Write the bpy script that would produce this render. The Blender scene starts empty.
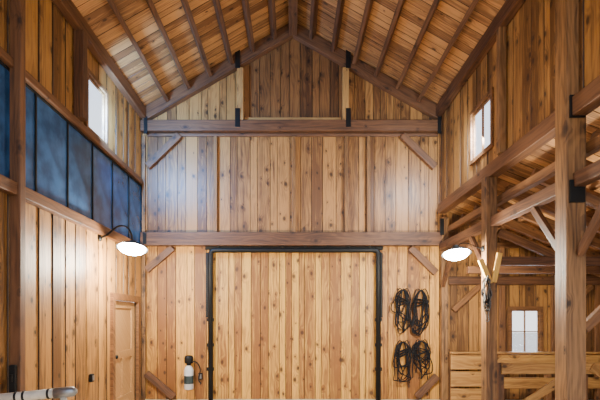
import bpy, bmesh, math, random
from mathutils import Vector, Matrix
random.seed(7)
S = bpy.context.scene
COL = S.collection

# ------------------------------------------------------------ node helpers
def newmat(name):
    m = bpy.data.materials.new(name); m.use_nodes = True
    nt = m.node_tree; nt.nodes.clear()
    out = nt.nodes.new('ShaderNodeOutputMaterial'); b = nt.nodes.new('ShaderNodeBsdfPrincipled')
    nt.links.new(b.outputs[0], out.inputs[0])
    return m, nt, b
def math_n(nt, op, a, b=None, c=None, clamp=False):
    n = nt.nodes.new('ShaderNodeMath'); n.operation = op; n.use_clamp = clamp
    for i, v in enumerate((a, b, c)):
        if v is None: continue
        if isinstance(v, (int, float)): n.inputs[i].default_value = v
        else: nt.links.new(v, n.inputs[i])
    return n.outputs[0]
def mixc(nt, f, a, b):
    n = nt.nodes.new('ShaderNodeMix'); n.data_type = 'RGBA'
    for s, v in ((0, f), (6, a), (7, b)):
        if isinstance(v, (int, float)): n.inputs[s].default_value = v
        elif isinstance(v, tuple): n.inputs[s].default_value = (*v, 1)
        else: nt.links.new(v, n.inputs[s])
    return n.outputs[2]
def sstep(nt, v, lo, hi, a=0.0, b=1.0):
    n = nt.nodes.new('ShaderNodeMapRange'); n.interpolation_type = 'SMOOTHSTEP'
    nt.links.new(v, n.inputs[0])
    n.inputs[1].default_value = lo; n.inputs[2].default_value = hi
    n.inputs[3].default_value = a; n.inputs[4].default_value = b
    return n.outputs[0]
def comb(nt, x, y, z):
    n = nt.nodes.new('ShaderNodeCombineXYZ')
    for i, v in enumerate((x, y, z)):
        if isinstance(v, (int, float)): n.inputs[i].default_value = v
        else: nt.links.new(v, n.inputs[i])
    return n.outputs[0]
def noise(nt, vec, scale, detail=3, rough=.5):
    n = nt.nodes.new('ShaderNodeTexNoise'); nt.links.new(vec, n.inputs['Vector'])
    n.inputs['Scale'].default_value = scale; n.inputs['Detail'].default_value = detail
    n.inputs['Roughness'].default_value = rough
    return n.outputs['Fac']

def wood(name, light, dark, knot, boards=True, knots=.55, var=1.15, rough=.52, stain=.28, ks=4.4, streak=2.3):
    m, nt, b = newmat(name)
    tc = nt.nodes.new('ShaderNodeTexCoord'); sep = nt.nodes.new('ShaderNodeSeparateXYZ')
    nt.links.new(tc.outputs['Object'], sep.inputs[0])
    oi = nt.nodes.new('ShaderNodeObjectInfo')
    if boards:
        U, V = sep.outputs[0], sep.outputs[2]
        at = nt.nodes.new('ShaderNodeAttribute'); at.attribute_name = 'board'; bv = at.outputs['Fac']
        gr = nt.nodes.new('ShaderNodeAttribute'); gr.attribute_name = 'groove'
    else:
        U, V = math_n(nt, 'ADD', sep.outputs[1], sep.outputs[2]), sep.outputs[0]
        bv = oi.outputs['Random']
    off = math_n(nt, 'MULTIPLY', bv, 61.0)
    V2 = math_n(nt, 'ADD', V, off)
    wob = noise(nt, comb(nt, math_n(nt, 'MULTIPLY', U, 3.0), off, math_n(nt, 'MULTIPLY', V2, 3.0)), 2.0, 2)
    vo = nt.nodes.new('ShaderNodeTexVoronoi'); vo.voronoi_dimensions = '2D'
    nt.links.new(comb(nt, math_n(nt, 'ADD', math_n(nt, 'ADD', U, off), math_n(nt, 'MULTIPLY', wob, .06)), math_n(nt, 'MULTIPLY', V2, .65), 0), vo.inputs['Vector'])
    vo.inputs['Scale'].default_value = ks
    kd = vo.outputs['Distance']
    sc = nt.nodes.new('ShaderNodeSeparateColor'); nt.links.new(vo.outputs['Color'], sc.inputs[0])
    on = math_n(nt, 'LESS_THAN', sc.outputs[0], knots)
    size = math_n(nt, 'ADD', math_n(nt, 'MULTIPLY', sc.outputs[1], 1.3), .45)
    kd = math_n(nt, 'DIVIDE', kd, size)
    core = math_n(nt, 'MULTIPLY', sstep(nt, kd, .04, .12, 1, 0), on)
    halo = math_n(nt, 'MULTIPLY', sstep(nt, kd, .06, .32, 1, 0), on)
    warp = noise(nt, comb(nt, math_n(nt, 'MULTIPLY', U, 4.0), off, math_n(nt, 'MULTIPLY', V2, .8)), 1.0, 2)
    ph = math_n(nt, 'ADD', math_n(nt, 'MULTIPLY', U, 110.0), math_n(nt, 'MULTIPLY', warp, 52.0))
    ph = math_n(nt, 'ADD', ph, math_n(nt, 'MULTIPLY', halo, 8.0))
    ring = sstep(nt, math_n(nt, 'SINE', ph), -1, 1, 0, 1)
    fine = noise(nt, comb(nt, math_n(nt, 'MULTIPLY', U, 70.0), off, math_n(nt, 'MULTIPLY', V2, 1.4)), 1.0, 4, .65)
    strk = noise(nt, comb(nt, math_n(nt, 'MULTIPLY', U, 20.0), off, math_n(nt, 'MULTIPLY', V2, .7)), 1.0, 4, .65)
    st = noise(nt, comb(nt, math_n(nt, 'MULTIPLY', U, 3.0), off, math_n(nt, 'MULTIPLY', V2, 1.6)), 1.0, 4, .6)
    f = math_n(nt, 'ADD', math_n(nt, 'MULTIPLY', ring, .32), math_n(nt, 'MULTIPLY', math_n(nt, 'SUBTRACT', fine, .42), .95))
    f = math_n(nt, 'ADD', f, math_n(nt, 'MULTIPLY', math_n(nt, 'SUBTRACT', strk, .46), streak))
    f = math_n(nt, 'ADD', f, math_n(nt, 'MULTIPLY', math_n(nt, 'SUBTRACT', bv, .38), var))
    f = math_n(nt, 'ADD', f, math_n(nt, 'MULTIPLY', math_n(nt, 'SUBTRACT', st, .45), stain * 4))
    f = math_n(nt, 'ADD', f, math_n(nt, 'MULTIPLY', halo, .38), clamp=True)
    c = mixc(nt, f, light, dark)
    c = mixc(nt, math_n(nt, 'MULTIPLY', core, .88), c, knot)
    if boards:
        c = mixc(nt, math_n(nt, 'MULTIPLY', gr.outputs['Fac'], .88), c, tuple(k * .4 for k in knot))
    nt.links.new(c, b.inputs['Base Color'])
    nt.links.new(math_n(nt, 'ADD', math_n(nt, 'MULTIPLY', fine, .3), rough - .12), b.inputs['Roughness'])
    bp = nt.nodes.new('ShaderNodeBump'); bp.inputs['Strength'].default_value = .5; bp.inputs['Distance'].default_value = .006
    nt.links.new(fine, bp.inputs['Height']); nt.links.new(bp.outputs[0], b.inputs['Normal'])
    return m

def plain(name, col, rough=.5, metal=0, emit=None, es=0, nz=.15, scale=12, spec=.5):
    m, nt, b = newmat(name)
    tc = nt.nodes.new('ShaderNodeTexCoord')
    n = noise(nt, tc.outputs['Object'], scale, 4)
    n = sstep(nt, n, .3, .7)
    c = mixc(nt, n, tuple(max(0, k * (1 - nz)) for k in col), tuple(min(1, k * (1 + nz)) for k in col))
    nt.links.new(c, b.inputs['Base Color'])
    b.inputs['Specular IOR Level'].default_value = spec
    b.inputs['Roughness'].default_value = rough; b.inputs['Metallic'].default_value = metal
    if emit:
        b.inputs['Emission Color'].default_value = (*emit, 1); b.inputs['Emission Strength'].default_value = es
    return m

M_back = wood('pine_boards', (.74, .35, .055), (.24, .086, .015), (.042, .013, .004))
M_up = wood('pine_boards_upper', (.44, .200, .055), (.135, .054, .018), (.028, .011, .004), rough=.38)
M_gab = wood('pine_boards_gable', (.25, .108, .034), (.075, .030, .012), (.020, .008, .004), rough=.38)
M_side = wood('pine_boards_side', (.44, .205, .050), (.13, .054, .015), (.028, .011, .005), rough=.46)
M_door = wood('pine_boards_door', (.78, .40, .064), (.28, .105, .018), (.06, .018, .004), knots=.75, var=.95, rough=.46, ks=4.2)
M_ceil = wood('roof_boards', (.60, .290, .092), (.21, .088, .029), (.045, .017, .006), knots=.3)
M_beam = wood('dark_timber', (.175, .073, .028), (.060, .023, .010), (.02, .008, .005), boards=False, knots=.3, var=.5)
M_red = wood('red_timber', (.26, .112, .037), (.10, .040, .014), (.03, .01, .005), boards=False, knots=.3, var=.5)
M_post = wood('post_timber', (.32, .155, .054), (.080, .036, .014), (.03, .012, .005), boards=False, knots=.5, var=.3, streak=2.8)
M_gold = wood('gold_timber', (.54, .28, .075), (.26, .115, .028), (.05, .02, .008), boards=False, knots=.4, var=.4)
M_lite = wood('light_gable_timber', (.52, .27, .08), (.30, .14, .04), (.1, .04, .015), boards=False, knots=.3, var=.2, streak=1)
M_pale = wood('pale_timber', (.85, .52, .12), (.52, .28, .05), (.2, .08, .03), boards=False, knots=.3, var=.3, streak=1)
M_trim = wood('trim_timber', (.28, .125, .034), (.09, .036, .011), (.05, .02, .008), boards=False, knots=.3, var=.5)
M_leaf = wood('pale_door_wood', (.46, .25, .09), (.32, .15, .048), (.2, .09, .03), boards=False, knots=.2, var=.0, streak=.9, stain=.08)
M_black = plain('black_steel', (.006, .006, .006), .5, 0, spec=.3)
M_blackm = plain('black_matte', (.008, .008, .008), .65, spec=.3)
M_rope = plain('black_rope', (.010, .009, .010), .8, scale=60, nz=.5, spec=.2)
M_grope = plain('grey_rope', (.12, .115, .11), .8, scale=60, nz=.5)
M_slate = plain('slate_panel', (.024, .074, .185), .20, .0, nz=.35, scale=4)
M_floor = plain('packed_floor', (.50, .42, .32), .85, nz=.2, scale=6)
M_ground = plain('gravel_ground', (.45, .42, .36), .95, nz=.25, scale=3)
M_white = plain('grey_white_enamel', (.58, .57, .55), .35, nz=.08)
M_pipe = plain('beige_rail', (.56, .50, .40), .45, nz=.15, scale=9)
M_grey = plain('grey_steel', (.30, .31, .32), .35, .8)
M_navy = plain('dark_label', (.02, .035, .035), .5)
M_glow = plain('lamp_lens', (1, 1, 1), .3, emit=(1, .98, .93), es=80)
M_glass = bpy.data.materials.new('window_glass'); M_glass.use_nodes = True
_nt = M_glass.node_tree; _nt.nodes.clear()
_o = _nt.nodes.new('ShaderNodeOutputMaterial'); _m = _nt.nodes.new('ShaderNodeMixShader'); _m.inputs[0].default_value = .06
_t = _nt.nodes.new('ShaderNodeBsdfTransparent'); _g = _nt.nodes.new('ShaderNodeBsdfGlossy'); _g.inputs['Roughness'].default_value = .03
_nt.links.new(_t.outputs[0], _m.inputs[1]); _nt.links.new(_g.outputs[0], _m.inputs[2]); _nt.links.new(_m.outputs[0], _o.inputs[0])

# ------------------------------------------------------------ object helpers
def mkobj(name, verts, faces, mat, parent=None, smooth=False, attrs=None):
    me = bpy.data.meshes.new(name); me.from_pydata([tuple(v) for v in verts], [], faces); me.update()
    if attrs:
        for k, vals in attrs.items():
            a = me.attributes.new(k, 'FLOAT', 'FACE'); a.data.foreach_set('value', vals)
    bm = bmesh.new(); bm.from_mesh(me); bmesh.ops.recalc_face_normals(bm, faces=bm.faces); bm.to_mesh(me); bm.free()
    if smooth:
        for p in me.polygons: p.use_smooth = True
    me.materials.append(mat)
    o = bpy.data.objects.new(name, me); COL.objects.link(o)
    if parent: o.parent = parent
    return o
def tag(o, label, cat, group=None, kind=None):
    o['label'] = label; o['category'] = cat
    if group: o['group'] = group
    if kind: o['kind'] = kind
    return o
def struct(o, label=None, cat=None):
    o['kind'] = 'structure'
    if label: o['label'] = label
    if cat: o['category'] = cat
    return o
def empty(name, loc, label, cat, group=None, kind=None):
    e = bpy.data.objects.new(name, None); e.location = loc; COL.objects.link(e)
    e.empty_display_size = .1
    tag(e, label, cat, group, kind); return e
BOXF = [(0,1,3,2),(4,6,7,5),(0,4,5,1),(2,3,7,6),(0,2,6,4),(1,5,7,3)]
def boxv(x0,x1,y0,y1,z0,z1):
    return [(x,y,z) for x in (x0,x1) for y in (y0,y1) for z in (z0,z1)]
def bevel(o, w=.008, seg=2):
    md = o.modifiers.new('bevel', 'BEVEL'); md.width = w; md.segments = seg; md.limit_method = 'ANGLE'
    return o
def box(name, x0,x1,y0,y1,z0,z1, mat, parent=None, bev=.006):
    c = Vector(((x0+x1)/2,(y0+y1)/2,(z0+z1)/2))
    hx,hy,hz = abs(x1-x0)/2,abs(y1-y0)/2,abs(z1-z0)/2
    o = mkobj(name, boxv(-hx,hx,-hy,hy,-hz,hz), BOXF, mat)
    o.location = c
    if parent:
        o.parent = parent; o.location = c - parent.location
    if bev: bevel(o, min(bev, hx*.4, hy*.4, hz*.4))
    return o
def beam(name, p1, p2, w, h, mat, side=(0,1,0), parent=None, bev=.008):
    p1, p2 = Vector(p1), Vector(p2); d = p2 - p1; L = d.length; X = d.normalized()
    Y = Vector(side); Y = (Y - X * Y.dot(X)).normalized(); Z = X.cross(Y)
    o = mkobj(name, boxv(-L/2, L/2, -w/2, w/2, -h/2, h/2), BOXF, mat)
    R = Matrix((X, Y, Z)).transposed().to_4x4()
    loc = (p1 + p2) / 2
    if parent:
        o.parent = parent; loc = loc - parent.location
    o.matrix_basis = Matrix.Translation(loc) @ R
    if bev: bevel(o, min(bev, w*.3, h*.3))
    return o
def tube_data(pts, r, seg=8, closed=False):
    pts = [Vector(p) for p in pts]; n = len(pts); V, F = [], []
    prev = None
    for i, p in enumerate(pts):
        if closed: t = pts[(i+1) % n] - pts[i-1]
        else: t = pts[min(i+1, n-1)] - pts[max(i-1, 0)]
        t.normalize()
        if prev is None:
            a = Vector((0,0,1)) if abs(t.z) < .9 else Vector((1,0,0))
            u = t.cross(a).normalized()
        else: u = (prev - t * prev.dot(t)).normalized()
        prev = u; v = t.cross(u)
        rr = r[i] if isinstance(r, (list, tuple)) else r
        for k in range(seg):
            a = 2*math.pi*k/seg; V.append(p + u*math.cos(a)*rr + v*math.sin(a)*rr)
    for i in range(n if closed else n-1):
        j = (i+1) % n
        for k in range(seg):
            F.append((i*seg+k, i*seg+(k+1)%seg, j*seg+(k+1)%seg, j*seg+k))
    if not closed:
        F.append(tuple(range(seg))); F.append(tuple((n-1)*seg+k for k in range(seg)))
    return V, F
def tube(name, plist, r, mat, parent=None, seg=8, closed=False):
    V, F = [], []
    if not isinstance(plist[0][0], (list, tuple, Vector)): plist = [plist]
    for pts in plist:
        v, f = tube_data(pts, r, seg, closed); b = len(V); V += v; F += [tuple(i+b for i in q) for q in f]
    return mkobj(name, V, F, mat, parent, smooth=True)
def lathe(name, prof, mat, parent=None, seg=28, caps=True):
    V, F = [], []
    for (r, z) in prof:
        for k in range(seg):
            a = 2*math.pi*k/seg; V.append((r*math.cos(a), r*math.sin(a), z))
    for i in range(len(prof)-1):
        for k in range(seg):
            F.append((i*seg+k, i*seg+(k+1)%seg, (i+1)*seg+(k+1)%seg, (i+1)*seg+k))
    if caps:
        F.append(tuple(range(seg))); F.append(tuple((len(prof)-1)*seg+k for k in range(seg)))
    return mkobj(name, V, F, mat, parent, smooth=True)
def smoothpath(ctrl, n=8):
    P = [Vector(c) for c in ctrl]; P = [P[0]*2-P[1]] + P + [P[-1]*2-P[-2]]; out = []
    for i in range(1, len(P)-2):
        for k in range(n):
            t = k/n; a,b,c,d = P[i-1:i+3]
            out.append(.5*((2*b)+(-a+c)*t+(2*a-5*b+4*c-d)*t*t+(-a+3*b-3*c+d)*t**3))
    out.append(P[-2]); return out

def boards(name, u0, u1, w, bottom, top, matrix, mat, openings=(), th=.04, alt=0.0, ch=.009, breaks=(), parent=None, jitter=.008, seed=1, irr=.35):
    """planked sheet; local X across boards, Z along them, room face at local Y=0 looking to -Y."""
    V, F, AB, AG = [], [], [], []
    rs = random.Random(seed*101+3)
    seams = [u0]
    while True:
        nx = seams[-1] + w*rs.uniform(1-irr, 1+irr)
        if nx > u1 - w*.5: break
        seams.append(nx)
    seams.append(u1)
    bval = [rs.random() for _ in seams]; bj = [rs.random()*jitter + (alt if i % 2 else 0) for i in range(len(seams))]
    extra = set()
    for o in openings: extra.add(o[0]); extra.add(o[1])
    for b in breaks: extra.add(b)
    cuts = sorted(set(seams) | {e for e in extra if u0 < e < u1}); sset = set(seams)
    for a, b in zip(cuts, cuts[1:]):
        if b - a < 1e-4: continue
        mid = (a+b)/2
        bi = max(i for i, q in enumerate(seams) if q <= mid)
        jy = bj[bi]; val = bval[bi]
        iv = [(None, None)]
        for (ua, ub, va, vb) in openings:
            if ua - 1e-6 <= a and b <= ub + 1e-6:
                new = []
                for (s, e) in iv:
                    lo = bottom(mid) if s is None else s; hi = top(mid) if e is None else e
                    if vb <= lo or va >= hi: new.append((s, e)); continue
                    if va > lo + 1e-4: new.append((s, va))
                    if vb < hi - 1e-4: new.append((vb, e))
                iv = new
        ca = ch*.6 if a in sset else 0; cb = ch*.6 if b in sset else 0
        if b - a < 3*ch: ca = cb = 0
        for (s, e) in iv:
            za0 = bottom(a) if s is None else s; zb0 = bottom(b) if s is None else s
            za1 = top(a) if e is None else e; zb1 = top(b) if e is None else e
            n = len(V); d = ch
            V += [(a, th, za0), (a, jy+d, za0), (a+ca, jy, za0), (b-cb, jy, zb0), (b, jy+d, zb0), (b, th, zb0)]
            V += [(a, th, za1), (a, jy+d, za1), (a+ca, jy, za1), (b-cb, jy, zb1), (b, jy+d, zb1), (b, th, zb1)]
            F.append(tuple(n+i for i in range(6))); F.append(tuple(n+6+i for i in range(6)))
            AG += [0, 0]
            for i in range(6):
                F.append((n+i, n+(i+1)%6, n+6+(i+1)%6, n+6+i)); AG.append(1.0 if i in (0,1,3,4) else 0.0)
            AB += [val]*8
    o = mkobj(name, V, F, mat, parent, attrs={'board': AB, 'groove': AG}); o.matrix_basis = matrix
    return o
def frameM(X, Y, Z, loc):
    return Matrix.Translation(Vector(loc)) @ Matrix((Vector(X), Vector(Y), Vector(Z))).transposed().to_4x4()

# ------------------------------------------------------------ dimensions (metres)
XL, XR, YB, YF = -3.12, 3.04, 9.0, 0.0
RIDGE, SL = 7.78, .577
LEAN0, LSL, XO = 3.98, .40, 7.2
def roofz(x): return RIDGE - SL*abs(x)
def leanz(x): return LEAN0 - LSL*(x-XR)

# ---------------- shell
def flat(name, x0,x1,y0,y1,z,mat,t=.1):
    return box(name, x0,x1,y0,y1,z-t,z,mat,bev=0)
struct(flat('floor', XL-.05, XO+.05, YF-2, YB+.2, 0, M_floor), 'packed tan dirt floor of the barn', 'floor')
struct(flat('ground', -40, 40, -40, 60, -.101, M_ground), 'pale gravel ground outside the barn', 'ground')
DX0, DX1, DZ = -1.68, 1.74, 3.10
W3 = (4.52, 5.12, .95, 1.87)
IDM = frameM((1,0,0),(0,1,0),(0,0,1),(0,YB,0))
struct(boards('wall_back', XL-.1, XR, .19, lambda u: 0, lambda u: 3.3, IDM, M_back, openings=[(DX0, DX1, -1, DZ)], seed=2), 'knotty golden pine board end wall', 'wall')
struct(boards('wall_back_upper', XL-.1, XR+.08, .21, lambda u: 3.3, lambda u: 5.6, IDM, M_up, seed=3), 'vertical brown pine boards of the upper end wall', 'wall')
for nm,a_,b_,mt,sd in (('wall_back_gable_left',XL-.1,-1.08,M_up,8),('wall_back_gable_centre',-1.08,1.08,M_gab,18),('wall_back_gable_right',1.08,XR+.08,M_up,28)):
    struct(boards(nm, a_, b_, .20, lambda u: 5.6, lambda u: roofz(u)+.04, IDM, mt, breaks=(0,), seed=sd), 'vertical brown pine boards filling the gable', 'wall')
struct(boards('wall_back_side_bay', XR, XO, .2, lambda u: 0, lambda u: leanz(u)+.02, IDM, M_side, openings=[W3], seed=4), 'pine board end wall of the side bay', 'wall')
WL = (6.56, 7.20, 4.58, 5.40)
DL = (7.5, 8.62, -1, 2.0)
PZ0, PZ1 = 3.16, 4.42
ML = frameM((0,1,0),(-1,0,0),(0,0,1),(XL,0,0))
struct(boards('wall_left', YF, YB+.04, .165, lambda u: 0, lambda u: roofz(XL)+.08, ML, M_side,
       openings=[WL, DL, (YF-1, YB+1, PZ0+.02, PZ1-.02)], alt=.010, ch=.007, seed=5), 'brown vertical pine board side wall', 'wall')
WR = (6.62, 7.34, 4.34, 5.12)
struct(boards('wall_right', YF, YB+.04, .18, lambda u: 4.0, lambda u: roofz(XR)+.08, frameM((0,1,0),(1,0,0),(0,0,1),(XR,0,0)), M_side, openings=[WR], alt=.008, ch=.007, seed=6),
       'upper side wall of brown vertical pine boards', 'wall')
struct(boards('wall_outer_right', YF, YB, .2, lambda u: 0, lambda u: leanz(XO)+.02, frameM((0,1,0),(1,0,0),(0,0,1),(XO,0,0)), M_side,
       openings=[(2.2,3.2,1,1.9)], seed=7), 'pine board outer wall of the side bay', 'wall')
c = math.cos(math.atan(SL)); s = math.sin(math.atan(SL)); LR = 3.85
struct(boards('ceiling_left', YF, YB+.3, .17, lambda u: 0, lambda u: LR, frameM((0,1,0),(-s,0,c),(c,0,s),(-LR*c,0,RIDGE-LR*s)), M_ceil, seed=9),
       'sloping roof deck of golden-brown pine boards', 'ceiling')
struct(boards('ceiling_right', YF, YB+.3, .17, lambda u: 0, lambda u: LR, frameM((0,1,0),(s,0,c),(-c,0,s),(LR*c,0,RIDGE-LR*s)), M_ceil, seed=10),
       'sloping roof deck of golden-brown pine boards', 'ceiling')
c2 = math.cos(math.atan(LSL)); s2 = math.sin(math.atan(LSL)); LL = (XO-XR+.3)/c2
struct(boards('ceiling_side_bay', YF, YB+.04, .17, lambda u: 0, lambda u: LL-.06, frameM((0,1,0),(s2,0,c2),(-c2,0,s2),(XO+.3,0,leanz(XO+.3))), M_ceil, seed=11),
       'low sloping board roof of the side bay', 'ceiling')

# ---------------- timbers on the back wall
def bm(name, p1, p2, w, h, mat, label, cat='beam', group=None, side=(0,1,0)):
    return tag(beam(name, p1, p2, w, h, mat, side), label, cat, group)
bm('tie_beam', (XL,8.92,3.31), (XR,8.92,3.31), .16, .27, M_beam, 'dark brown timber tie beam above the big sliding door')
bm('tie_beam', (XL,8.92,5.63), (XR,8.92,5.63), .16, .22, M_beam, 'dark reddish timber tie beam under the gable')
for sgn in (-1, 1):
    X1 = XL if sgn < 0 else XR
    bm('gable_rafter', (X1, 8.93, roofz(X1)-.15), (sgn*.06, 8.93, roofz(.06)-.15), .14, .24, M_beam, 'dark sloping timber rafter against the gable wall', 'rafter', 'gable rafters')
bm('corner_post', (XL+.04,8.95,0), (XL+.04,8.95,5.45), .06, .07, M_post, 'brown timber corner post', 'post')
bm('corner_post', (XR+.07,8.92,0), (XR+.07,8.92,3.75), .13, .14, M_post, 'brown timber corner post beside the coiled ropes', 'post')
for x in (-1.08, 1.08):
    bm('gable_post', (x,8.92,5.74), (x,8.92,roofz(x)-.34), .15, .13, M_lite, 'light timber post framing the gable panel', 'post', 'gable posts')
    for z in (5.78, 6.98):
        xx = x + (-.05 if x < 0 else .05)
        o = box('bracket_plate', xx-.05, xx+.05, 8.83, 8.845, z-.19, z+.19, M_black, bev=.003)
        tag(o, 'black steel plate bolted over a gable timber joint', 'bracket', 'gable bracket plates')
bm('trim_board', (-1.00,8.97,5.79), (1.00,8.97,5.79), .05, .09, M_lite, 'horizontal trim board at the foot of the gable panel', 'trim')
for x in (-1.60, 0.02, 1.10, 1.56):
    bm('wall_stud', (x,8.96,3.445), (x,8.96,5.44), .07, .07, M_trim, 'narrow vertical timber strip on the upper wall', 'stud', 'upper wall studs')
bm('trim_board', (XL+.1,8.975,5.48), (XR-.05,8.975,5.48), .04, .06, M_beam, 'thin horizontal trim board under the tie beam', 'trim')
BR = 'diagonal timber knee brace in the wall corner'
for (a, b) in [((-3.0,4.82),(-2.34,5.46)), ((2.93,4.80),(2.25,5.46)), ((-3.02,2.68),(-2.48,3.14)), ((2.95,2.62),(2.42,3.14)),
               ((-3.03,.55),(-2.45,.06)), ((2.97,.50),(2.55,.06))]:
    bm('knee_brace', (a[0],8.94,a[1]), (b[0],8.94,b[1]), .09, .14, M_beam, BR, 'brace', 'end wall knee braces')

# ---------------- ridge, purlins, plates
bm('ridge_beam', (0,YF,RIDGE-.17), (0,8.85,RIDGE-.17), .17, .30, M_beam, 'dark timber ridge beam', 'beam', side=(1,0,0))
for sgn in (-1,1):
    for k in range(1,7):
        x = sgn*3.08*k/7; z = roofz(x)
        n = Vector((-sgn*s, 0, -c)); p = Vector((x,0,z)) + n*.085
        bm('purlin', (p.x,YF,p.z), (p.x,8.85,p.z), .075, .17, M_beam, 'dark reddish-brown timber purlin under the roof boards', 'purlin', 'roof purlins', side=(c,0,-sgn*s))
for X1, d in ((XL,.06),(XR,-.06)):
    z = roofz(X1)-.10
    bm('wall_plate', (X1+d,YF,z), (X1+d,8.85,z), .12, .22, M_beam, 'timber plate beam along the top of the side wall', 'beam', 'wall plates', side=(1,0,0))

# ---------------- left wall timbers and panels
bm('ledger_beam', (XL+.05,YF,PZ0-.07), (XL+.05,8.84,PZ0-.07), .10, .14, M_beam, 'dark timber ledger below the slate panels', side=(1,0,0))
bm('rail_beam', (XL+.03,YF,PZ1+.05), (XL+.03,8.84,PZ1+.05), .06, .10, M_beam, 'thin dark timber rail above the slate panels', side=(1,0,0))
bm('wall_post', (XL+.07,4.80,0), (XL+.07,4.80,roofz(XL)-.2), .10, .12, M_beam, 'dark brown timber wall post running full height', 'post')
bm('wall_post', (XL+.07,6.22,4.53), (XL+.07,6.22,roofz(XL)-.2), .14, .14, M_beam, 'dark timber wall post above the slate panels', 'post')
yy = 0.05; PW = .745
while yy < 8.95:
    y1 = min(yy+PW, 8.99); ym = (yy+y1)/2; zm = (PZ0+PZ1)/2
    e = empty('wall_panel', (XL-.02, ym, zm), 'glossy slate-blue framed panel set in the side wall', 'panel', 'slate wall panels')
    box('infill', XL-.03, XL-.012, yy+.01, y1-.01, PZ0+.01, PZ1-.01, M_slate, e, 0)
    V, F = [], []
    for (a,b,cc,d) in ((yy+.001,yy+.014,PZ0,PZ1),(y1-.014,y1-.001,PZ0,PZ1),(yy+.014,y1-.014,PZ0,PZ0+.03),(yy+.014,y1-.014,PZ1-.03,PZ1)):
        n = len(V); V += [(x-(XL-.02), y-ym, z-zm) for (x,y,z) in boxv(XL-.035, XL+.004, a,b,cc,d)]; F += [tuple(i+n for i in f) for f in BOXF]
    mkobj('frame', V, F, M_blackm, e)
    yy += PW
struct(box('wall_left_backing', XL-.09, XL-.055, 0, 9.0, 3.0, 4.5, M_blackm, bev=0), 'dark backing behind the slate panels', 'wall')

# ---------------- windows
def window(name, axis, pos, u0,u1,z0,z1, label, mull=1, rails=0):
    e = empty(name, (pos, (u0+u1)/2, z0) if axis=='x' else ((u0+u1)/2, pos, z0), label, 'window', kind='structure')
    L = e.location
    def piece(a,b,cc,d, t0,t1):
        vs = boxv(t0,t1,a,b,cc,d) if axis=='x' else boxv(a,b,t0,t1,cc,d)
        return [(v[0]-L.x, v[1]-L.y, v[2]-L.z) for v in vs]
    sg = -1 if (axis=='x' and pos > 0) or axis=='y' else 1
    def grp(nm, rects, ta, tb, mat):
        V,F=[],[]
        lo,hi = sorted((pos+sg*ta, pos+sg*tb))
        for (a,b,cc,d) in rects:
            n=len(V); V+=piece(a,b,cc,d,lo,hi); F+=[tuple(i+n for i in f) for f in BOXF]
        return mkobj(nm,V,F,mat,e)
    t=.06
    grp('casing', [(u0-t,u0,z0-t,z1+t),(u1,u1+t,z0-t,z1+t),(u0,u1,z1,z1+t),(u0,u1,z0-t,z0)], -.05,.03, M_red)
    s_=.035
    r=[(u0,u0+s_,z0,z1),(u1-s_,u1,z0,z1),(u0+s_,u1-s_,z0,z0+s_),(u0+s_,u1-s_,z1-s_,z1)]
    for k in range(mull):
        m=u0+(u1-u0)*(k+1)/(mull+1); r.append((m-.012,m+.012,z0+s_,z1-s_))
    for k in range(rails):
        m=z0+(z1-z0)*(k+1)/(rails+1); r.append((u0+s_,u1-s_,m-.010,m+.010))
    grp('sash', r, -.035,-.005, M_trim)
    grp('pane', [(u0+s_,u1-s_,z0+s_,z1-s_)], -.024,-.020, M_glass)
    return e
window('window_1','x',XL,*WL,'small wood-framed window in the upper board wall, bright daylight',0)
window('window_2','x',XR,*WR,'small wood-framed window in the upper board wall, bright daylight',1)
window('window_3','y',YB,*W3,'low wood-framed window in the side bay, bright daylight',1,1)

# ---------------- small door on the left wall
d = empty('door_1', (XL, 8.06, 0), 'narrow pale pine panel door with wooden casing', 'door', kind='structure')
V,F=[],[]
for (a,b,z0,z1) in ((7.40,7.50,0,2.12),(8.62,8.72,0,2.12),(7.50,8.62,2.0,2.12)):
    n=len(V); V+=[(x-XL,y-8.06,z) for (x,y,z) in boxv(XL-.04,XL+.05,a,b,z0,z1)]; F+=[tuple(i+n for i in f) for f in BOXF]
mkobj('casing',V,F,M_red,d)
V,F=[],[]
for (x0,x1,a,b,z0,z1) in [(-.075,-.06,7.50,8.62,.0,2.0)]+[(-.06,-.03,a,b,z0,z1) for (a,b,z0,z1) in ((7.51,7.64,.01,1.99),(8.48,8.61,.01,1.99),(7.64,8.48,.01,.25),(7.64,8.48,.95,1.08),(7.64,8.48,1.87,1.99),(8.01,8.11,.25,.95))]:
    n=len(V); V+=[(x,y-8.06,z) for (x,y,z) in boxv(x0,x1,a,b,z0,z1)]; F+=[tuple(i+n for i in f) for f in BOXF]
mkobj('leaf',V,F,M_leaf,d)
k = lathe('knob',[(.02,0),(.02,.03),(.032,.04),(.036,.06),(.025,.08),(.004,.084)],M_black,d,16)
k.rotation_euler=(0,math.radians(90),0); k.location=(-.032, 7.60-8.06, 1.0)

# ---------------- big sliding door
bd = empty('door_2', ((DX0+DX1)/2, YB, 0), 'large knotty pine barn door in a slim black pipe frame', 'door', kind='structure')
off = Vector(bd.location)
boards('leaf', DX0-off.x, DX1-off.x, .175, lambda u: 0, lambda u: DZ+.02, frameM((1,0,0),(0,1,0),(0,0,1),(0,.03,0)), M_door, parent=bd, th=.05, seed=21)
def rounded(x0,x1,z1,r,y,n=6):
    P=[(x0,y,0.0)]
    P+=[(x0+r-r*math.cos(a), y, z1-r+r*math.sin(a)) for a in [math.pi/2*i/n for i in range(n+1)]]
    P+=[(x1-r+r*math.sin(a), y, z1-r+r*math.cos(a)) for a in [math.pi/2*i/n for i in range(n+1)]]
    P+=[(x1,y,0.0)]
    return P
tube('frame', [tuple(p) for p in rounded(DX0-.02-off.x, DX1+.02-off.x, 3.09, .09, -.06)], .052, M_black, bd, 12)
V,F=[],[]
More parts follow.
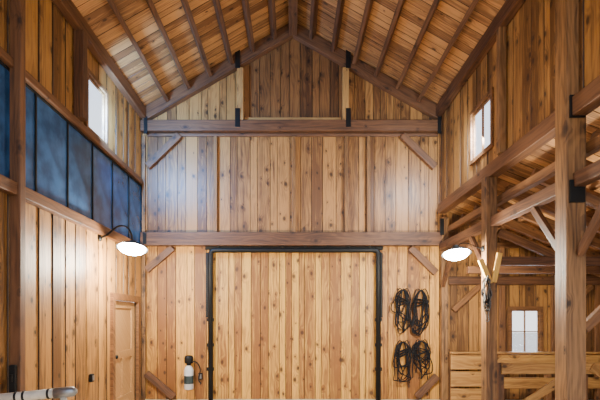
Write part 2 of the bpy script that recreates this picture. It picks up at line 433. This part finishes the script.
hw=[(DX0-.12,DX0+.02,1.70,3.04),(DX1-.0,DX1+.11,1.70,3.04),(DX0-.13,DX1+.12,3.10,3.165)]
hw+=[(xx-.07,xx+.07,zz,zz+.07) for xx in (DX0-.03,DX1+.03) for zz in (1.62,1.1,.6)]
for (x0,x1,z0,z1) in hw:
    n=len(V); V+=[(x-off.x,y-YB,z) for (x,y,z) in boxv(x0,x1,8.925,8.995,z0,z1)]; F+=[tuple(i+n for i in f) for f in BOXF]
bevel(mkobj('track_cover',V,F,M_blackm,bd),.006)
for i in range(8):
    x = DX0+.15+i*(DX1-DX0-.3)/7
    box('bolt', x-.025,x+.025,8.90,8.925,3.14,3.18,M_black,bd,.004)

# ---------------- right aisle posts, beams
bm('beam_girder', (XR,YF,3.92), (XR,8.84,3.92), .16, .2, M_beam, 'dark timber girder carrying the upper side wall', side=(1,0,0))
bm('beam_girder', (XR,YF,3.14), (XR,8.84,3.14), .12, .15, M_beam, 'dark timber girder tying the aisle posts together', side=(1,0,0))
bm('beam_girder', (XR+.16,YF,3.5), (XR+.16,8.84,3.5), .10, .12, M_red, 'reddish middle timber rail between the aisle girders', side=(1,0,0))
bm('timber_post', (XR-.02,4.72,0), (XR-.02,4.72,roofz(XR)-.25), .21, .21, M_post, 'thick rough weathered timber post rising to the roof', 'post')
bm('timber_post', (XR-.04,6.63,0), (XR-.04,6.63,3.82), .17, .17, M_post, 'brown timber post with a pale brace and hanging ropes', 'post')
bm('timber_post', (XR-.06,6.2,4.03), (XR-.06,6.2,roofz(XR)-.2), .1, .1, M_post, 'slim timber post on the upper side wall', 'post')
for (y,z) in ((4.605,3.92),(4.605,3.02)):
    o=box('bracket_plate', XR-.10, XR+.06, y-.012, y+.01, z-.12, z+.12, M_black, bev=.003); tag(o,'black steel bracket on the timber post','bracket')
for (x0,x1,z0,z1,l) in ((XR-.04,XR+.04,3.38,3.72,'black steel strap at the corner post'),(XR-.09,XR-.02,5.45,5.8,'black steel strap at the tie beam end'),
                        (XL+.08,XL+.15,5.45,5.8,'black steel strap at the tie beam end'),(XL+.06,XL+.13,3.2,3.42,'black steel strap at the tie beam end')):
    o=box('bracket_plate', x0,x1, 8.828,8.84, z0,z1, M_black, bev=.003); tag(o,l,'bracket')
bm('knee_brace', (XR-.07,6.52,2.20), (XR-.22,6.52,2.56), .04,.08, M_pale, 'short yellow wood brace fixed to the aisle post', 'brace', 'pale braces')
bm('knee_brace', (XR-.02,6.52,2.22), (XR+.07,6.52,2.66), .04,.08, M_pale, 'short yellow wood brace fixed to the aisle post', 'brace', 'pale braces')
for (y,d_) in ((6.63,1),(4.72,1),(4.72,-1),(8.9,-1)):
    bm('knee_brace', (XR+.0,y+d_*.12,2.35), (XR+.0,y+d_*.75,3.06), .06,.09, M_beam, 'diagonal timber brace under the aisle girder','brace','aisle braces',side=(1,0,0))
for y in (2.2, 3.0, 3.9, 4.72, 5.3, 5.9, 6.63, 7.2, 7.8, 8.4):
    bm('side_rafter', (XR+.22,y,leanz(XR+.22)-.25), (XO,y,leanz(XO)-.25), .08,.15, M_red, 'sloping timber rafter of the side bay','rafter','side bay rafters')
for y in (6.63, 7.8):
    bm('cross_beam', (XR+.1,y,2.55), (5.8,y,2.55), .10,.13, M_beam, 'timber cross beam in the side bay','beam','side bay cross beams')
for y in (4.72, 6.63, 7.8):
    bm('knee_brace', (XR+.1,y,3.0), (XR+.95,y,2.62), .08,.10, M_red, 'diagonal timber brace in the side bay','brace','side bay braces')
bm('knee_brace', (XR+.12,4.72,1.55), (XR+.85,4.72,2.25), .08,.10, M_red, 'diagonal timber brace in the side bay','brace','side bay braces')
for k in range(1,8):
    x = XR + (XO-XR)*k/8
    bm('side_purlin', (x,YF,leanz(x)-.085), (x,8.96,leanz(x)-.085), .06,.14, M_red, 'timber purlin under the side bay roof','purlin','side bay purlins',side=(1,0,-LSL))
bm('tie_beam', (XR+.15,8.93,2.46), (XO-.02,8.93,2.46), .12,.17, M_beam, 'dark timber beam on the side bay end wall')
bm('tie_beam', (XR+.15,8.95,3.2), (4.7,8.95,3.2), .08,.12, M_red, 'short timber beam high on the side bay end wall')
for x in (4.32, 5.40, 6.3):
    bm('wall_stud', (x,8.96,0), (x,8.96,2.37), .07,.12, M_red, 'timber stud on the side bay end wall','stud','side bay studs')
    if leanz(x) > 2.9: bm('wall_stud', (x,8.96,2.55), (x,8.96,leanz(x)-.03), .07,.10, M_red, 'timber stud on the side bay end wall','stud','side bay studs')
bm('knee_brace', (5.5,8.92,1.75), (6.15,8.92,2.36), .06,.11, M_red, 'diagonal timber brace beside the low window','brace','side bay braces')
bm('knee_brace', (3.3,8.92,1.85), (3.85,8.92,2.36), .06,.11, M_red, 'diagonal timber brace on the side bay end wall','brace','side bay braces')

# ---------------- stall fences
fe = empty('stall_fence', (4.9, 8.6, 0), 'wide horizontal golden board stall fence', 'fence')
for (z,h,m) in ((.82,.30,M_gold),(.48,.30,M_gold),(.15,.28,M_gold)):
    beam('board',(3.13,8.6,z),(4.0,8.6,z),.04,h,m,parent=fe)
for (z,h,m) in ((.84,.25,M_gold),(.40,.22,M_gold)):
    beam('rail',(4.06,8.6,z),(7.1,8.6,z),.04,h,m,parent=fe)
for x in (3.18,4.03,5.1,6.1,7.0):
    beam('fence_post',(x,8.67,0),(x,8.67,.98),.1,.1,M_red,parent=fe)
beam('top_board',(3.13,8.6,1.0),(7.1,8.6,1.0),.13,.035,M_gold,parent=fe)
g = empty('stall_gate', (4.2, 6.7, 0), 'low timber gate with wide rails and diagonal boards', 'gate')
for z in (.90,.2): beam('rail',(3.22,6.7,z),(5.9,6.7,z),.035,.17,M_gold,parent=g)
beam('diagonal',(3.35,6.675,.22),(4.45,6.675,.93),.03,.13,M_gold,parent=g)
beam('diagonal',(5.7,6.675,.22),(4.6,6.675,.93),.03,.13,M_gold,parent=g)
for x in (3.22,4.52,5.85): beam('stile',(x,6.73,.0 if x>5.6 else .05),(x,6.73,.99),.035,.11,M_red,parent=g)

# ---------------- gooseneck lamps
def lamp(mx, my, mz, hx, hz, r, label, en, up=.19, ar=.016):
    e = empty('gooseneck_lamp', (mx,my,mz), label, 'lamp', 'gooseneck barn lamps')
    sg = 1 if hx > mx else -1
    p = lathe('mount_plate',[(.05,0),(.05,.012),(.03,.025),(.012,.03)],M_black,e,20); p.rotation_euler=(0,sg*math.radians(90),0)
    dx = hx-mx; dz = hz-mz
    tube('arm', [tuple(v) for v in smoothpath([(0,0,0),(dx*.25,0,up*.35),(dx*.55,0,up),(dx*.82,0,up),(dx*.97,0,up*.4),(dx,0,dz+.13)],8)], ar, M_black, e, 10)
    prof=[(.03,.14),(.045,.13),(.05,.11),(.10,.08),(r*.75,.05),(r*.95,.018),(r,0),(r-.008,0),(r*.93,.012),(r*.73,.04),(.09,.068),(.03,.075)]
    sh=lathe('lamp_shade',prof,M_black,e); sh.location=(dx,0,dz)
    n=6; pr=[(max(.002,r*.86*math.cos(a)), -.10*math.sin(a)+.015) for a in [math.pi/2*i/n for i in range(n+1)]]
    le=lathe('lens',[(r*.4,.03)]+pr,M_glow,e); le.location=(dx,0,dz)
    for q in (sh,le): q.rotation_euler=(math.radians(-14),0,0)
    L=bpy.data.lights.new('lamp_light','POINT'); L.energy=en; L.color=(1,.91,.73); L.shadow_soft_size=.10
    lo=bpy.data.objects.new('lamp_light',L); lo.location=(dx+.05*sg,-.02,dz-.25); lo.parent=e; COL.objects.link(lo)
lamp(XL, 7.0, 2.97, -2.60, 2.80, .25, 'lit black gooseneck lamp on the board wall', 360)
lamp(XR-.13, 6.63, 2.74, 2.50, 2.66, .22, 'lit gooseneck lamp fixed to the aisle post', 380, .08, .007)

# ---------------- coiled ropes
def coil(x, zt, L, seed, y=8.93):
    r = random.Random(seed)
    e = empty('coiled_rope', (x, y, zt), 'loose coil of black rope hanging from a wall hook', 'rope', 'coiled black ropes on the wall')
    tube('hook',[tuple(v) for v in smoothpath([(0,.07,.0),(0,.0,-.01),(0,-.06,-.005),(0,-.075,.03)],5)],.008,M_black,e,8)
    loops=[]
    for i in range(8):
        w=r.uniform(.08,.18); l=L*r.uniform(.45,1.0); sk=r.uniform(-.11,.11); yo=-.01-.008*i
        p1,p2,a1,a2=r.uniform(0,6),r.uniform(0,6),r.uniform(.02,.06),r.uniform(.015,.05)
        pts=[]
        for k in range(40):
            a=2*math.pi*k/40
            zz=-l/2+math.cos(a)*l/2
            low=(1-math.cos(a))/2
            wid=w*(.8+.2*low)
            pts.append((math.sin(a)*wid+sk*low+a1*low*math.sin(3*a+p1), yo+.015*math.sin(a*2+i), zz+a2*low*math.sin(a*4+p2)))
        loops.append(pts)
    tube('loops',loops,.0115,M_rope,e,6,closed=True)
    wr=[]
    for i in range(3):
        zc=-L*.20-.05*i; tl=r.uniform(-.08,.08); wr.append([(math.cos(2*math.pi*k/20)*.14, -.03+math.sin(2*math.pi*k/20)*.045, zc+tl*math.cos(2*math.pi*k/20)) for k in range(20)])
    tube('wrap',wr,.012,M_rope,e,6,closed=True)
    tails=[]
    for sx in (-1,1):
        q=r.uniform(.75,1.05)
        tails.append([tuple(v) for v in smoothpath([(0,-.04,-.02),(sx*.09,-.05,.02),(sx*.16,-.04,-.20),(sx*.09,-.05,-.42),(sx*.13*q,-.04,-L*q)],6)])
    tube('tail',tails,.010,M_rope,e,6)
coil(2.26,2.27,.94,1); coil(2.63,2.26,.96,12); coil(2.26,1.20,.88,3); coil(2.63,1.22,.78,15)
st = empty('hanging_ropes', (XR-.16, 6.50, 2.28), 'tangle of thin grey and black ropes hanging on the post', 'rope')
rr = random.Random(9); lp=[]
for i in range(8):
    w=rr.uniform(.02,.06); l=rr.uniform(.35,.68); p=rr.uniform(0,6)
    lp.append([(math.sin(2*math.pi*k/30)*w+.014*math.sin(4*math.pi*k/10+p), -.03-.008*i, -l/2+math.cos(2*math.pi*k/30)*l/2) for k in range(30)])
tube('dark_loops',lp[:6],.008,M_rope,st,6,closed=True)
tube('grey_loops',lp[6:],.007,M_grope,st,6,closed=True)
tube('hook',[(.06,.05,.01),(.03,-.03,-.01),(0,-.10,.0),(0,-.11,.03)],.008,M_black,st,8)

# ---------------- canister by the door
t = empty('spray_canister', (-2.13,8.86,.22), 'grey-white cylinder canister with dark label, black valve and hose', 'canister')
lathe('tank',[(.03,0),(.08,.01),(.095,.03),(.095,.40),(.08,.45),(.055,.48),(.045,.50)],M_white,t)
lathe('label_band',[(.0965,.13),(.097,.135),(.097,.29),(.0965,.295)],M_navy,t,caps=False)
lathe('valve',[(.045,.50),(.045,.54),(.085,.55),(.09,.66),(.07,.70),(.02,.71)],M_black,t)
tube('hose',[tuple(v) for v in smoothpath([(.06,0,.60),(.17,.03,.54),(.22,.05,.40),(.19,.05,.2),(.24,.06,.12)],6)],.012,M_black,t)
box('wall_bracket',-2.19,-2.07,8.96,9.0,.40,.62,M_black,t)
def outlet(x0,x1,y0,y1,z0,z1,label,axis):
    e=empty('outlet_box',((x0+x1)/2,(y0+y1)/2,(z0+z1)/2),label,'outlet')
    box('housing',x0,x1,y0,y1,z0,z1,M_blackm,e)
    if axis=='y': box('cover',x0+.01,x1-.01,y0-.006,y0,z0+.02,z1-.02,M_grey,e,.002)
    else: box('cover',x1,x1+.006,y0+.01,y1-.01,z0+.02,z1-.02,M_grey,e,.002)
outlet(-1.96,-1.88,8.95,9.0,.42,.55,'small dark outlet box beside the canister','y')
outlet(XL,XL+.05,6.62,6.70,.70,.82,'small dark outlet box on the board wall','x')
sb=empty('switch_box',(XL+.07,4.72,1.0),'narrow black switch box mounted on the wall post','switch box')
box('housing',XL+.035,XL+.105,4.70,4.738,.85,1.16,M_blackm,sb); box('lever',XL+.055,XL+.085,4.675,4.70,.98,1.06,M_black,sb,.003)

# ---------------- tubular rail, near left
B0=Vector((-2.05,4.0,0))
pr=empty('tubular_rail',B0,'beige tubular rail with a grey metal coupling and black bands','rail')
def rp(L_): return [tuple(Vector(v)-B0) for v in L_]
A=Vector((-3.0,3.95,.905)); Bq=Vector((-2.02,4.05,.985)); D=(Bq-A)
tube('top_rail',rp([A,A+D*.5,A+D*.82]),.044,M_pipe,pr,16)
tube('end_coupling',rp([A+D*.80,A+D*.92,A+D*.97,A+D]),[.05,.05,.046,.02],M_grey,pr,16)
for f_ in (.45,.52,.74): tube('band',rp([A+D*f_,A+D*(f_+.02)]),.048,M_blackm,pr,16)
tube('lower_rail',rp([A-Vector((0,0,.45)),Bq-Vector((.05,0,.53))]),.03,M_pipe,pr,12)
for f_ in (.04,.88):
    q=A+D*f_; tube('leg',rp([(q.x,q.y,0),(q.x,q.y,q.z-.03)]),.03,M_pipe,pr,12)

# ---------------- light
w=bpy.data.worlds.new('World'); S.world=w; w.use_nodes=True; nt=w.node_tree
bgd=nt.nodes['Background']; bgd.inputs[1].default_value=2.4
tc=nt.nodes.new('ShaderNodeTexCoord'); sp=nt.nodes.new('ShaderNodeSeparateXYZ'); nt.links.new(tc.outputs['Generated'],sp.inputs[0])
cr=mixc(nt, sstep(nt,sp.outputs[2],.10,.9), (1.0,1.0,1.0), (.28,.52,1.0)); nt.links.new(cr,bgd.inputs[0])
sun=bpy.data.lights.new('sun','SUN'); sun.energy=5.5; sun.angle=.02; sun.color=(1,.88,.70)
so=bpy.data.objects.new('sun',sun); so.rotation_euler=(math.radians(32),0,0); COL.objects.link(so)
def wlight(loc, target, e_, col, sz):
    L=bpy.data.lights.new('added_window_light','AREA'); L.energy=e_; L.color=col; L.shape='RECTANGLE'; L.size=sz; L.size_y=sz
    o=bpy.data.objects.new('added_window_light',L); o.location=loc; COL.objects.link(o)
    o.rotation_euler=(Vector(target)-Vector(loc)).to_track_quat('-Z','Y').to_euler()
wlight((XL+.12,6.88,5.0),(-2.2,9.0,4.8),260,(.22,.48,1),.5)  # added blue area light inside the left window, tinting the end wall
wlight((XR-.12,7.0,4.72),(2.4,8.6,3.8),100,(.75,.87,1),.5)  # added pale area light inside the right window, brightening the aisle beams
# added area lights well outside each opening, making the panes look blown out
wlight((-4.75,10.4,6.75),(XL,6.88,5.0),800,(.60,.80,1),1.9)
wlight((4.65,10.5,6.35),(XR,6.98,4.73),700,(.64,.83,1),1.9)
wlight((5.3,YB+1.0,1.38),(4.85,YB,1.4),200,(.8,.9,1),2.0)

cam=bpy.data.cameras.new('Camera'); co=bpy.data.objects.new('Camera',cam); COL.objects.link(co)
co.location=(0,0,1.65); co.rotation_euler=(math.radians(90),0,0)
cam.sensor_width=36; cam.lens=26; cam.shift_x=7/600; cam.shift_y=.2; cam.clip_start=.05
S.camera=co
